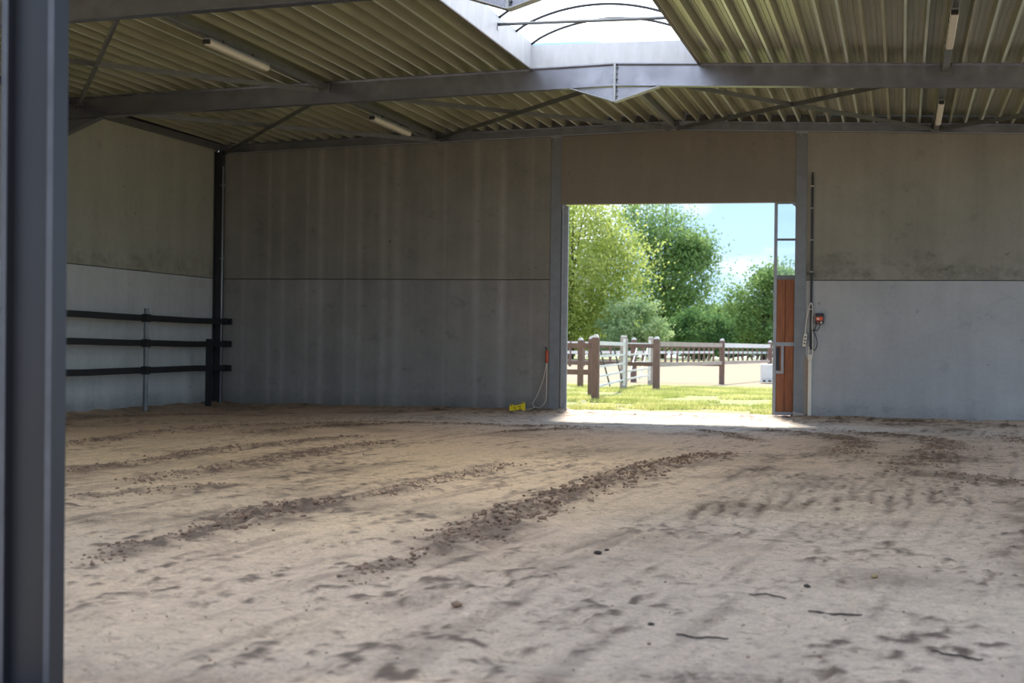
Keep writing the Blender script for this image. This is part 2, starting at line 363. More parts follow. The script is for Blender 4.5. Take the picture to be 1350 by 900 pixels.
def sandmat():
    m, b = newmat('arena_sand'); n, l = nt(m)
    a = n.new('ShaderNodeAttribute'); a.attribute_name = 'soil'; s = n.new('ShaderNodeSeparateColor'); l.new(a.outputs['Color'], s.inputs[0])
    g = n.new('ShaderNodeNewGeometry')
    z = n.new('ShaderNodeTexNoise'); z.inputs['Scale'].default_value = 9; z.inputs['Detail'].default_value = 8; z.inputs['Roughness'].default_value = .75
    l.new(g.outputs['Position'], z.inputs[0])
    z2 = n.new('ShaderNodeTexNoise'); z2.inputs['Scale'].default_value = 48; z2.inputs['Detail'].default_value = 5; z2.inputs['Roughness'].default_value = .7; l.new(g.outputs['Position'], z2.inputs[0])
    z3 = n.new('ShaderNodeTexNoise'); z3.inputs['Scale'].default_value = 17; z3.inputs['Detail'].default_value = 5; z3.inputs['Roughness'].default_value = .65; l.new(g.outputs['Position'], z3.inputs[0])
    r3 = n.new('ShaderNodeMapRange'); r3.inputs[1].default_value = .55; r3.inputs[2].default_value = .68; r3.inputs[3].default_value = 0; r3.inputs[4].default_value = .75; l.new(z3.outputs[0], r3.inputs[0])
    def mix(f, c1, c2):
        q = n.new('ShaderNodeMix'); q.data_type = 'RGBA'
        if isinstance(f, float): q.inputs[0].default_value = f
        else: l.new(f, q.inputs[0])
        for k, c in ((6, c1), (7, c2)):
            if isinstance(c, tuple): q.inputs[k].default_value = lin(c)
            else: l.new(c, q.inputs[k])
        return q.outputs[2]
    base = mix(s.outputs[1], (0.81, 0.675, 0.545), (0.86, 0.72, 0.54))
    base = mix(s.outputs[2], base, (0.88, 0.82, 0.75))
    base = mix(r3.outputs[0], base, (0.55, 0.44, 0.34))
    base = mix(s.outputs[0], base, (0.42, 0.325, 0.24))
    r = n.new('ShaderNodeMapRange'); r.inputs[1].default_value = .3; r.inputs[2].default_value = .7; r.inputs[3].default_value = .78; r.inputs[4].default_value = 1.16
    l.new(z.outputs[0], r.inputs[0])
    r2 = n.new('ShaderNodeMapRange'); r2.inputs[1].default_value = .3; r2.inputs[2].default_value = .7; r2.inputs[3].default_value = .74; r2.inputs[4].default_value = 1.2
    l.new(z2.outputs[0], r2.inputs[0])
    mm = n.new('ShaderNodeMath'); mm.operation = 'MULTIPLY'; l.new(r.outputs[0], mm.inputs[0]); l.new(r2.outputs[0], mm.inputs[1])
    v = n.new('ShaderNodeVectorMath'); v.operation = 'SCALE'; l.new(base, v.inputs[0]); l.new(mm.outputs[0], v.inputs['Scale'])
    l.new(v.outputs[0], b.inputs['Base Color'])
    b.inputs['Roughness'].default_value = .65; b.inputs['Specular IOR Level'].default_value = .4
    bp = n.new('ShaderNodeBump'); bp.inputs['Strength'].default_value = .55; bp.inputs['Distance'].default_value = .012
    l.new(z2.outputs[0], bp.inputs['Height'])
    bp2 = n.new('ShaderNodeBump'); bp2.inputs['Strength'].default_value = .8; bp2.inputs['Distance'].default_value = .04
    l.new(z.outputs[0], bp2.inputs['Height']); l.new(bp.outputs[0], bp2.inputs['Normal']); l.new(bp2.outputs[0], b.inputs['Normal'])
    return m
SAND = sandmat()
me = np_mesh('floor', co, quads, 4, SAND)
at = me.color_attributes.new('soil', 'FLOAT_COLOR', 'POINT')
rgba = np.stack([np.clip(damp_shade, 0, 1), warm, np.clip(pale, 0, 1), np.ones_like(warm)], -1).astype(np.float32)
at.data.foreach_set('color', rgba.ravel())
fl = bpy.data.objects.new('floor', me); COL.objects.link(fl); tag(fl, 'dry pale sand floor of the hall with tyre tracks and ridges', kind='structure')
def zfloor(x, y):
    i = int(np.clip(np.searchsorted(ys, y), 1, len(ys) - 1)); j = int(np.clip(np.searchsorted(xs, x), 1, len(xs) - 1))
    return float(Z[i, j])

# ------------------------------------------------------------------ ground outside
def groundmat():
    m, b = newmat('field_ground'); n, l = nt(m)
    g = n.new('ShaderNodeNewGeometry'); s = n.new('ShaderNodeSeparateXYZ'); l.new(g.outputs['Position'], s.inputs[0])
    z = n.new('ShaderNodeTexNoise'); z.inputs['Scale'].default_value = .45; z.inputs['Detail'].default_value = 8; z.inputs['Roughness'].default_value = .7; l.new(g.outputs['Position'], z.inputs[0])
    z2 = n.new('ShaderNodeTexNoise'); z2.inputs['Scale'].default_value = 3; z2.inputs['Detail'].default_value = 6; l.new(g.outputs['Position'], z2.inputs[0])
    ad = n.new('ShaderNodeMath'); ad.operation = 'MULTIPLY_ADD'; l.new(z.outputs[0], ad.inputs[0]); ad.inputs[1].default_value = 14; l.new(s.outputs['Y'], ad.inputs[2])
    mr = n.new('ShaderNodeMapRange'); mr.inputs[1].default_value = 0; mr.inputs[2].default_value = 320; l.new(ad.outputs[0], mr.inputs[0])
    r = n.new('ShaderNodeValToRGB'); l.new(mr.outputs[0], r.inputs[0]); E = r.color_ramp.elements
    GR = lin((.56, .58, .38)); BE = lin((.60, .54, .455))
    E[0].position = 0; E[0].color = BE; 
    for p, c in ((.115, BE), (.122, GR), (.175, GR), (.20, BE), (.47, BE), (.49, GR)): q = E.new(p); q.color = c
    mx = n.new('ShaderNodeMix'); mx.data_type = 'RGBA'; mx.inputs[7].default_value = BE; l.new(r.outputs[0], mx.inputs[6])
    r2 = n.new('ShaderNodeValToRGB'); l.new(z2.outputs[0], r2.inputs[0]); r2.color_ramp.elements[0].position = .5; r2.color_ramp.elements[1].position = .68
    l.new(r2.outputs[0], mx.inputs[0]); l.new(mx.outputs[2], b.inputs['Base Color']); b.inputs['Roughness'].default_value = 1; b.inputs['Specular IOR Level'].default_value = .1
    return m
GROUND = groundmat()
gm = MB()
def glines(lo, hi, cuts):
    c = sorted(set([lo, hi] + cuts)); out = []
    for p, q in zip(c[:-1], c[1:]):
        k = max(1, int(math.ceil((q - p) / 12))); out += [p + (q - p) * i / k for i in range(k)]
    return out + [hi]
gxs, gys = glines(-240, 240, [-13.5, 5.5]), glines(-200, 260, [4.1, 29.25]); k_ = len(gxs)
gm.add([(x, y, -.035) for y in gys for x in gxs], [(c * k_ + a, c * k_ + a + 1, (c + 1) * k_ + a + 1, (c + 1) * k_ + a) for c in range(len(gys) - 1) for a in range(k_ - 1)
       if not (gxs[a] >= -13.51 and gxs[a + 1] <= 5.51 and gys[c] >= 4.09 and gys[c + 1] <= 29.26)])
tag(gm.build('ground', GROUND), 'grass and dry sandy ground outside the hall', kind='structure')

# ------------------------------------------------------------------ back wall of precast panels
def sx_(px_): return gp_x(px_, YB)
def gp_x(px_, Y):
    d = FW + RT * ((px_ - 675) / FPX) - UR * ((420 - 450) / FPX); return d.x * Y / d.y
stk = [(gp_x(p, YB), w, a) for p, w, a in ((354, .06, .35), (372, .07, .3), (404, .05, .3), (422, .10, .45), (454, .06, .35), (473, .09, .35), (504, .12, .4), (523, .13, .45), (627, .10, .35), (661, .11, .5), (585, .05, .2), (320, .06, .2), (700, .06, .2))]
C_BL = concrete('concrete_streaked_upper', (0.51, 0.50, 0.465), 1.0, stk, 'X', 0, 3.1)
C_BL2 = concrete('concrete_streaked_lower', (0.525, 0.515, 0.495), 1.0, stk, 'X', .3, 8.4)
C_LI = concrete('concrete_lintel', (0.50, 0.475, 0.43), .5, None, 'X', 0, 5.5)
C_RU = concrete('concrete_right_upper', (0.56, 0.55, 0.50), .8, None, 'X', 0, 12.3)
C_RL = concrete('concrete_right_lower', (0.65, 0.655, 0.65), .7, None, 'X', .2, 20.7)
C_LU = concrete('concrete_left_upper', (0.60, 0.60, 0.54), .55, None, 'Y', 0, 31.0)
C_LL = concrete('concrete_left_lower', (0.72, 0.73, 0.71), .6, None, 'Y', .5, 37.0)
wb = empty('wall_back', (0, YB, 0), kind='structure', label='back wall of grey precast concrete panels around the doorway')
JZ = 2.515
def wpanel(x0, x1, z0, z1, m, top=None):
    o = MB()
    zt0 = top(x0) if top else z1; zt1 = top(x1) if top else z1
    poly = [(x0, z0), (x1, z0), (x1, zt1)]
    if top and x0 < XRI < x1: poly.append((XRI, top(XRI)))
    poly.append((x0, zt0))
    o.prism(poly, 0, .18, 'Y')
    return o.build('concrete_panel', m, wb, bevel=.006)
tp = lambda x: ztop(x) + .16
wpanel(XL - .02, -6.44, -.25, JZ - .006, C_BL2); wpanel(XL - .02, -6.44, JZ + .006, 0, C_BL, tp)
wpanel(-6.33, -1.86, 3.945, 0, C_LI, tp)
wpanel(-1.73, XR, -.25, JZ - .006, C_RL); wpanel(-1.73, XR, JZ + .006, 0, C_RU, tp)
B(XL, .05, JZ - .02, -6.4, .16, JZ + .02).build('joint_seal', BLACK, wb); B(-1.75, .05, JZ - .02, XR, .16, JZ + .02).build('joint_seal', BLACK, wb)
# pour hole and scratches of the panels stay in the material

wl = empty('wall_left', (XL, 0, 0), kind='structure', label='left wall of light grey precast concrete panels')
for y0, y1 in ((YM, YB + .05), (YN, YM)):
    B(-.18, y0 + .09, -.25, 0, y1 - .09, JZ - .006).build('concrete_panel', C_LL, wl, bevel=.006)
    B(-.18, y0 + .09, JZ + .006, 0, y1 - .09, 5.14).build('concrete_panel', C_LU, wl, bevel=.006)
B(-.16, YN, JZ - .02, -.05, YB, JZ + .02).build('joint_seal', BLACK, wl)

# ------------------------------------------------------------------ portal frames
def isec(h, b, tw=.010, tf=.014):          # closed outline of an I section, u across flange, v height (0 = bottom)
    return [(-b / 2, 0), (b / 2, 0), (b / 2, tf), (tw / 2, tf), (tw / 2, h - tf), (b / 2, h - tf), (b / 2, h), (-b / 2, h), (-b / 2, h - tf), (-tw / 2, h - tf), (-tw / 2, tf), (-b / 2, tf)]
def rafter(x0, x1, Y, h, b):
    o = MB(); s = isec(h, b); k = len(s)
    vs = [(x, Y + u, ztop(x) - h + v) for x in (x0, x1) for u, v in s]
    o.add(vs, [tuple(range(k))[::-1], tuple(range(k, 2 * k))] + [(i, (i + 1) % k, (i + 1) % k + k, i + k) for i in range(k)])
    return o
def hcolumn(X, Y, z0, z1, h, b, along='X'):
    s = isec(h, b); p = [((v - h / 2), u) for u, v in s] if along == 'X' else [(u, v - h / 2) for u, v in s]
    return MB().prism([(X + a, Y + c) for a, c in p], z0, z1, 'Z')
def frame(Y, label, h=.335, b=.16, apex=True, m=STEEL_D, colz=0):
    r = empty('portal_frame', (0, 0, 0), label=label, cat='steel frame', group=None)
    rafter(XL + .03, XRI, Y, h, b).build('rafter', m, r); rafter(XRI, XR - .03, Y, h, b).build('rafter', m, r)
    for s, xe in ((1, XL - .125), (-1, XR + .125)):
        hcolumn(xe, Y, -.1, ztop(xe) - .02, .30, .16, 'X').build('column', m, r)
        if apex:                               # knee haunch
            x0, x1 = xe + s * .15, xe + s * .85
            kk = MB(); kk.prism([(x0, ztop(x0) - h), (x1, ztop(x1) - h), (x0, ztop(x0) - h - .27)], Y - .006, Y + .006, 'Y'); kk.build('haunch_web', m, r)
            MB().bar((x0, Y, ztop(x0) - h - .27), (x1, Y, ztop(x1) - h), b, .014).build('haunch_flange', m, r)
    if apex:
        zb = ztop(XRI) - h; tip = zb - .235
        MB().prism([(-4.82, zb - .02), (-3.52, zb - .02), (XRI, tip + .01)], Y - .006, Y + .006, 'Y').build('haunch_web', m, r)
        MB().bar((-4.84, Y, zb - .022), (XRI, Y, tip), b, .014).build('haunch_flange', STEEL_L, r)
        MB().bar((-3.50, Y, zb - .022), (XRI, Y, tip), b, .014).build('haunch_flange', STEEL_L, r)
        apl = B(XRI - .017, Y - b / 2 - .004, tip, XRI + .017, Y + b / 2 + .004, ztop(XRI) + .004).build('apex_plate', STEEL_L, r)
        k = MB(); k.tube([(-.035, 0, 0), (.035, 0, 0)], .013, 6); first = k.build('bolt', STEEL_L, apl)
        first.location = (XRI, Y - .045, tip + .09)
        for i in range(1, 6): put(first, apl, (XRI, Y - .045, tip + .09 + .085 * i))
    return r
frame(YM, 'middle steel roof frame with bolted apex haunch below the end of the skylight')
frame(YN, 'nearer steel roof frame crossing the top edge of the view')
frame(10.3, 'steel roof frame overhead, second from the camera')
be = empty('portal_frame', (0, 0, 0), label='shallow steel end beam lying along the top of the back wall', cat='steel frame')
HB = .175
rafter(XL + .02, XRI, YB - .065, HB, .10).build('rafter', STEEL_D, be); rafter(XRI, XR - .05, YB - .065, HB, .10).build('rafter', STEEL_D, be)
MB().bar((XL + .05, YB - .118, ztop(XL) - HB + .004), (XRI, YB - .118, ztop(XRI) - HB + .004), .012, .012).build('flange_edge', STEEL_L, be)
MB().bar((XRI, YB - .118, ztop(XRI) - HB + .004), (XR - .05, YB - .118, ztop(XR) - HB + .004), .012, .012).build('flange_edge', STEEL_L, be)
B(XRI - .012, YB - .125, ztop(XRI) - HB, XRI + .012, YB - .02, ztop(XRI)).build('apex_plate', STEEL_L, be)

def wallcol(x0, x1, label, depth=.19):
    r = empty('steel_column', ((x0 + x1) / 2, YB, 0), label=label, cat='column'); w = (x1 - x0); h = 5.0
    zt = ztop((x0 + x1) / 2) - HB
    hcolumn(0, .07, -.06, zt + HB + .22, depth - .02, w, 'Y').build('shaft', STEEL, r, bevel=.002)
    B(-w / 2 + .01, -.04, zt - .10, -w / 2 + .022, 0, zt).build('cleat', STEEL_L, r) if False else None
    MB().prism([(-.045, zt - .005), (-.02, zt - .005), (.015, zt - .13)], -.05, -.032, 'Y').build('cleat', STEEL_L, r)
    B(-w / 2 - .01, -.07, zt - .018, w / 2 + .01, .02, zt - .002).build('cap_plate', STEEL_L, r)
    return r
cl = wallcol(-6.478, -6.288, 'grey steel column on the left of the open doorway')
cr_ = wallcol(-1.900, -1.697, 'grey steel column on the right of the open doorway')
def footing(x0, x1, z1):
    o = MB(); k = 7; vs = []; 
    for j in range(k + 1):
        x = x0 + (x1 - x0) * j / k; t = z1 - .05 * (j / k) + .012 * rnd.uniform(-1, 1)
        vs += [(x, YB - .075, -.1), (x, YB + .02, -.1), (x, YB - .06, t), (x, YB + .02, t)]
    o.add(vs, [f for j in range(k) for f in ((4 * j, 4 * j + 4, 4 * j + 6, 4 * j + 2), (4 * j + 2, 4 * j + 6, 4 * j + 7, 4 * j + 3), (4 * j + 1, 4 * j + 3, 4 * j + 7, 4 * j + 5))] + [(0, 2, 3, 1), (4 * k, 4 * k + 1, 4 * k + 3, 4 * k + 2)])
    return o.build('concrete_footing', FOOTC)
tag(footing(-6.475, -6.30, .045), 'pale rough concrete blob at the foot of the left door column', 'footing')
tag(footing(-1.90, -1.70, .12), 'pale rough concrete wedge at the foot of the right door column', 'footing')

cc = empty('steel_column', (XL + .10, YB - .19, 0), label='dark steel column in the far left corner of the hall', cat='column')
hcolumn(0, 0, -.06, ztop(XL) - .15, .16, .14, 'X').build('shaft', STEEL_K, cc)
MB().tube([(.085, -.03, -.03), (.085, -.03, 4.75)],   .022, 8).build('drain_pipe', STEEL_L, cc, smooth=True)
for z in (1.2, 2.9, 4.35): B(.05, -.06, z, .115, 0, z + .03).build('pipe_clip', STEEL_L, cc)

# left wall eave angle
tag(MB().bar((XL + .03, YM, 5.10), (XL + .03, YB - .05, 5.14), .09, .12).build('eaves_beam', STEEL, None), 'grey steel eaves beam along the top of the left wall', 'beam')

# the blurred column close to the camera on the left
nc = empty('steel_column', (-3.017, 5.0, 0), label='large blurred blue-grey steel column close to the camera at the left edge', cat='column')
def nearcol():
    # I section: web parallel to the wall, flanges facing left and right
    h, b, tw, tf = .21, .096, .008, .026
    p = [(-h / 2, -b / 2), (-h / 2 + tf, -b / 2), (-h / 2 + tf, -tw / 2), (h / 2 - tf, -tw / 2), (h / 2 - tf, -b / 2), (h / 2, -b / 2), (h / 2, b / 2), (h / 2 - tf, b / 2), (h / 2 - tf, tw / 2), (-h / 2 + tf, tw / 2), (-h / 2 + tf, b / 2), (-h / 2, b / 2)]
    return MB().prism(p, -.1, 5.3, 'Z')
nearcol().build('shaft', STEEL_N, nc)
EDGEM = mat('pale_flange_edge', (0.30, 0.31, 0.33), .5, .2, .2, 6)
for x in (-.105, .079): B(x + .001, -.0505, -.1, x + .025, -.0475, 5.3).build('flange_edge', EDGEM, nc)  # flange edge strips, paler than the shaft
nc.rotation_euler = (0, -.006, 0)
B(-.16, -.09, -.02, .16, .09, .0).build('base_plate', STEEL_D, nc)

# ------------------------------------------------------------------ roof deck: trapezoidal steel sheets
PITCH_R, RD, NR = .265, .14, 4
ce = empty('ceiling', (0, 0, 0), kind='structure', label='ribbed trapezoidal steel roof deck, yellowish grey from below')
def sheet(y0, y1, nr, sgn):
    # profile along x, ribs hang down; z = deck underside line (0 = bottom of ribs)
    pr = []
    for r in range(nr):
        x = r * PITCH_R
        pr += [(x, 0), (x + .036, 0), (x + .056, RD), (x + .108, RD), (x + .114, RD - .008), (x + .124, RD - .008), (x + .130, RD), (x + .170, RD), (x + .176, RD - .008), (x + .186, RD - .008), (x + .192, RD), (x + .245, RD)]
    pr.append((nr * PITCH_R, 0))
    pr = [(x, z - sgn * SL * x) for x, z in pr]
    o = MB(); k = len(pr); t = .003
    vs = [(x, y, z) for y in (y0, y1) for x, z in pr] + [(x, y, z + t) for y in (y0, y1) for x, z in pr]
    fs = []
    for j in range(k - 1):
        fs += [(j, j + 1, k + j + 1, k + j), (2 * k + j, 3 * k + j, 3 * k + j + 1, 2 * k + j + 1), (j, 2 * k + j, 2 * k + j + 1, j + 1), (k + j, k + j + 1, 3 * k + j + 1, 3 * k + j)]
    fs += [(0, k, 3 * k, 2 * k), (k - 1, 3 * k - 1, 4 * k - 1, 2 * k - 1)]
    return o.add(vs, fs)
proto = {}
def rib_faces(o):                          # cleaner rib bottoms, duller troughs; floor light and trough shade painted into the contrast
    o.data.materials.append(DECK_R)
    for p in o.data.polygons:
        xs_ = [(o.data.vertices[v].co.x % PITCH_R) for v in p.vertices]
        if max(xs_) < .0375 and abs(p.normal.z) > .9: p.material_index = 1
def lay(y0, y1, xa, xb):
    # sheets between xa and xb on one slope
    sgn = 1 if xa > XRI - .3 else -1
    x = xa
    while x < xb - .05:
        nr = min(NR, max(1, round((xb - x) / PITCH_R)))
        key = (y0, y1, nr, sgn)
        if key not in proto:
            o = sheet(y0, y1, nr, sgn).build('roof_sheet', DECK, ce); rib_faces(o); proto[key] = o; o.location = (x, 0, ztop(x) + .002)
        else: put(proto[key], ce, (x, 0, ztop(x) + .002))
        x += nr * PITCH_R
SKL, SKR = -5.45, -2.93
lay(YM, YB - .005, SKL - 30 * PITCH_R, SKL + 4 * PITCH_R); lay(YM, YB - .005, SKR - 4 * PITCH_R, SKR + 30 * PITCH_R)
B(SKL + 4 * PITCH_R - .03, YM, ztop(XRI) + .01, SKR - 4 * PITCH_R + .03, YB, ztop(XRI) + .03).build('ridge_flashing', DECK, ce)
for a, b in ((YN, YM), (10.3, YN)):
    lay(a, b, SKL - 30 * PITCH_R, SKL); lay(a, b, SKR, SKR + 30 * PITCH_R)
B(XL - .2, YN, 5.12, XL + .0, YB + .2, 5.45).build('eaves_closure', STEEL_D, ce)

# ------------------------------------------------------------------ skylight
sk = empty('skylight', (XRI, YM, 5.45), label='long white-curbed barrel skylight with opal panels along the roof ridge', cat='skylight')
def ap(o): o.parent = sk; o.location = (-XRI, -YM, -5.45); return o
Y0 = 10.3; YE = YM - .02
ap(B(SKL - .03, Y0, 5.42, SKL, YE, 5.80).build('curb_side', CURB)); ap(B(SKR, Y0, 5.42, SKR + .03, YE, 5.80).build('curb_side', CURB))
ap(MB().prism([(SKL, ztop(SKL) + .005), (XRI, ztop(XRI) + .008), (SKR, ztop(SKR) + .005), (SKR, 5.775), (SKL, 5.775)], YE - .03, YE, 'Y').build('curb_end', CURB))
ap(B(SKL - .03, Y0, 5.405, SKL + .006, YE, 5.42).build('edge_trim', TRIMB)); ap(B(SKR - .006, Y0, 5.405, SKR + .03, YE, 5.42).build('edge_trim', TRIMB))
def arc(t, r=0.0):
    a = math.pi * t; c = 1 - (2 * t - 1) ** 2
    return SKL + (SKR - SKL) * t, 5.79 + (.345) * (c ** .85 if c > 0 else 0) + r
dm = MB(); NA = 20
pts = [arc(i / NA, .02) for i in range(NA + 1)]
dm.add([(x, y, z) for y in (Y0, YE) for x, z in pts], [(i, i + 1, NA + 2 + i, NA + 1 + i) for i in range(NA)])
ap(dm.build('opal_glazing', DOME, smooth=True))
ap(MB().add([(x, YE, z) for x, z in pts], [tuple(range(NA + 1))]).build('opal_glazing', DOME))
ab = None; yy = YE - .04
while yy > Y0:
    if ab is None:
        a = MB().tube([(x, 0, z) for x, z in [arc(i / NA) for i in range(NA + 1)]], .019, 6); ab = ap(a.build('arch_rib', STEEL_K, smooth=True)); ab.location.y += yy
    else:
        c = put(ab, sk); c.location = (-XRI, -YM + yy, -5.45)
    yy -= .97
for yy in (20.75, 18.0, 14.6, 12.0):
    ap(MB().tube([(SKL, yy, 5.685), (SKR, yy, 5.685)], .022, 8).build('tie_bar', STEEL, smooth=True))
ap(B(SKL, 20.70, 5.60, SKL + .012, 20.76, 5.70).build('tie_cleat', STEEL_D))

# ------------------------------------------------------------------ struts, braces and tube lights
def strut(X, y0, y1, z, label, w=.09):
    r = empty('roof_strut', (X, y0, z), label=label, cat='beam')
    B(-w / 2, .03, -w / 2, w / 2, y1 - y0 - .03, w / 2).build('tube', STEEL, r, bevel=.006)
    B(-w, 0, -.008, w, .03, .035).build('end_plate', STEEL, r); B(-w, y1 - y0 - .03, -.09, w, y1 - y0, .06).build('end_plate', STEEL, r)
    return r
strut(-8.76, YN + .08, YM - .01, 5.245, 'grey square steel strut above the tube light on the left roof slope')
strut(-8.76, YM + .01, YB - .13, 5.245, 'grey square steel strut between middle frame and back wall, left slope')
strut(XRI + .02, YM + .01, YB - .13, 5.385, 'pale square steel strut under the ridge between middle frame and back wall')
strut(.56, YN + .08, YM - .01, 5.235, 'grey square steel strut above the tube light at the upper right')
strut(.56, YM + .01, YB - .13, 5.235, 'grey square steel strut between middle frame and back wall, right slope')
def brace(p, q, label):
    p = Vector(p); q = Vector(q); r = empty('diagonal_brace', p, label=label, cat='brace')
    d = q - p; n_ = d.normalized(); r_ = n_.cross(Vector((0, 0, 1))).normalized()
    MB().bar((0, 0, 0), d, .07, .008).bar(r_ * .033 + Vector((0, 0, -.035)), d + r_ * .033 + Vector((0, 0, -.035)), .008, .07).build('angle_bar', STEEL, r)
    for e in (n_ * .12, d - n_ * .12): MB().bar(e - n_ * .12, e + n_ * .12, .13, .012).build('gusset_plate', STEEL, r)
    mid = d * .5; MB().tube([mid + Vector((0, 0, -.02)), mid + Vector((0, 0, .02))], .018, 6).build('bolt', BLACK, r)
yb, ym = YB - .16, YM + .06
brace((XL + .2, yb, 5.04), (-8.80, ym, 5.12), 'diagonal roof brace from far left corner to middle frame')
brace((XL + .35, ym, 5.04), (-8.84, yb, 5.22), 'long diagonal brace from left eave to the left strut at back wall')
brace((-8.68, yb, 5.24), (-4.3, ym, 5.20), 'dark diagonal brace rising from left strut at back wall towards the apex')
brace((-8.68, ym, 5.20), (-4.22, yb, 5.34), 'thin diagonal brace running from middle frame down to the ridge at back wall')
brace((-4.05, yb, 5.34), (.48, ym, 5.21), 'diagonal brace from ridge at back wall rising right to middle frame')
brace((-4.0, ym, 5.32), (.50, yb, 5.23), 'diagonal brace from the apex down to the right strut at back wall')
brace((.64, yb, 5.23), (4.7, ym, 5.07), 'diagonal brace leaving the right strut at back wall towards the right edge')
brace((XL + .35, YN + .1, 5.04), (-8.84, YM - .12, 5.21), 'diagonal brace crossing behind near column, ending at the left strut')
brace((XL + .35, YM - .12, 5.04), (-8.84, YN + .1, 5.12), 'steep diagonal brace beside the near column under the left roof')

def tubelight(X, y0, y1, z, label):
    r = empty('tube_light', (X, y0, z), label=label, cat='lamp', group='unlit tube lights under the roof struts'); L = y1 - y0
    dif = MB().prism([(-.05, .03), (.05, .03), (.05, .0), (.035, -.035), (-.035, -.035), (-.05, 0)], 0, L, 'Y').build('diffuser', WHITEP, r, bevel=.004)
    B(-.045, -.01, .03, .045, L + .01, .06).build('housing', STEEL_L, r)
    B(-.04, -.06, -.02, .04, -.005, .03).build('cable_gland', DARKP, r)
    for k in range(6):
        B(-.056, (k + .5) * L / 6 - .008, -.006, -.049, (k + .5) * L / 6 + .008, .05).build('clip', DARKP, dif)
    for k in (.25, .75): B(-.01, k * L - .01, .055, .01, k * L + .01, .12).build('hanger', STEEL_D, r)
tubelight(-8.66, 18.35, 20.25, 5.085, 'white tube light below the strut of the left slope, nearer bay')
tubelight(-8.76, 25.05, 27.05, 5.085, 'white tube light below the strut of the left slope, bay at back wall')
tubelight(.545, 18.3, 20.3, 5.085, 'white tube light at the upper right, nearer bay')
tubelight(.56, 24.9, 27.1, 5.085, 'small looking white tube light at the right, bay at back wall')

# ------------------------------------------------------------------ rails along the left wall
RX = XL + .30
rl = empty('rail_fence', (RX, 23, 0), label='three dark sagging rails on posts along the left wall', cat='fence')
def rail(pz):
    o = MB(); n_ = 26; vs = []
    for k in range(n_ + 1):
        y = -4 + (5.72 + 4) * k / n_; t = y; z = np.interp(y, [p[0] for p in pz], [p[1] for p in pz])
        for dx, dz in ((-.02, -.055), (.02, -.055), (.02, .055), (-.02, .055)): vs.append((dx, y, z + dz))
    fs = [(0, 1, 2, 3), (4 * n_ + 3, 4 * n_ + 2, 4 * n_ + 1, 4 * n_)]
    for k in range(n_):
        for j in range(4): fs.append((4 * k + j, 4 * k + (j + 1) % 4, 4 * k + 4 + (j + 1) % 4, 4 * k + 4 + j))
    return o.add(vs, fs).build('rail', BLACK, rl)
for zz in (1.66, 1.215, .735):
    s = .02 if zz > 1 else -.015
    rail([(-4, zz + .03), (0, zz + s), (1.4, zz + s * .2), (2.8, zz - .0), (4, zz - .012 if zz > 1 else zz + .012), (5.7, zz)])
    B(-.045, 5.66, zz - .06, .045, 5.76, zz + .06).build('end_bracket', BLACK, rl)
    B(-.03, 5.48, zz - .066, .05, 5.52, zz + .066).build('clamp', BLACK, rl)
MB().tube([(.06, 2.10, -.1), (.06, 2.10, 1.83)], .045, 10).build('post', STEEL, rl, smooth=False)
for zz in (1.66, 1.215, .735): B(0, 2.04, zz - .07, .12, 2.16, zz + .07).build('clamp', BLACK, rl)
B(.02, 4.62, -.1, .11, 4.71, 1.31).build('post', BLACK, rl)
MB().tube([(.06, -3.2, -.1), (.06, -3.2, 1.84)], .045, 10).build('post', STEEL, rl)

# ------------------------------------------------------------------ sliding door leaves
def leaf(x0, x1, Y, idx, label):
    r = empty('door_%d' % idx, (x0, Y, 0), kind='structure', label=label); w = x1 - x0
    for a in (0, w - .06): B(a, 0, .03, a + .06, .05, 4.0).build('stile', STEEL_L, r)
    for z0, z1 in ((.03, .09), (1.31, 1.38), (2.54, 2.62), (3.26, 3.30), (3.94, 4.0)): B(.06, .004, z0, w - .06, .046, z1).build('cross_rail', STEEL_L if z0 < 1.5 else STEEL, r)
    k = int((w - .12) / .155); pw = (w - .12) / k
    for z0, z1 in ((.09, 1.31), (1.38, 2.54)):
        for j in range(k):
            B(.06 + j * pw + .004, .012 + .003 * (j % 2), z0, .06 + (j + 1) * pw - .004, .038, z1).build('plank', WOODD, r, bevel=.003)
    B(.05, .036, .08, w - .05, .044, 2.56).build('backing_board', WOODD, r)
    for z0, z1 in ((2.62, 3.26), (3.30, 3.94)): B(.06, .022, z0, w - .06, .028, z1).build('glass_pane', GLASS, r)
    return r
d1 = leaf(-2.305, .2, 29.12, 1, 'open sliding door leaf of reddish wood and glass behind the right door column')
B(.0, -.012, .82, .045, .004, 1.36).build('handle_plate', STEEL_L, d1); B(.06, -.010, .80, .20, .002, .85).build('handle_plate', STEEL_L, d1)
B(.155, -.012, .82, .20, .002, 1.33).build('handle_plate', STEEL_L, d1); B(.065, -.006, .86, .12, .006, 1.28).build('handle_pocket', STEEL_N, d1)
d2 = leaf(-8.7, -6.31, 29.12, 2, 'left sliding door leaf slid open behind the left door column')
o_ = B(-8.8, YB + .20, 4.0, .3, YB + .28, 4.08).build('door_track', STEEL); tag(o_, 'steel sliding rail above the doorway on the outside', 'rail')
for x, s in ((-6.28, 1), (-1.9, -1)):
    tag(MB().prism([(x, 3.945), (x + s * .11, 3.945), (x, 3.86)], YB + .05, YB + .07, 'Y').build('corner_bracket', STEEL_L), 'small triangular steel bracket in the upper %s corner of the doorway' % ('left' if s > 0 else 'right'), 'bracket')
tag(B(-6.275, YB + .21, -.06, -6.185, YB + .26, 3.93).box(-6.283, YB + .19, -.06, -6.268, YB + .26, 3.93).build('door_guide', STEEL_L), 'bright galvanised guide beside the left door column', 'door guide')

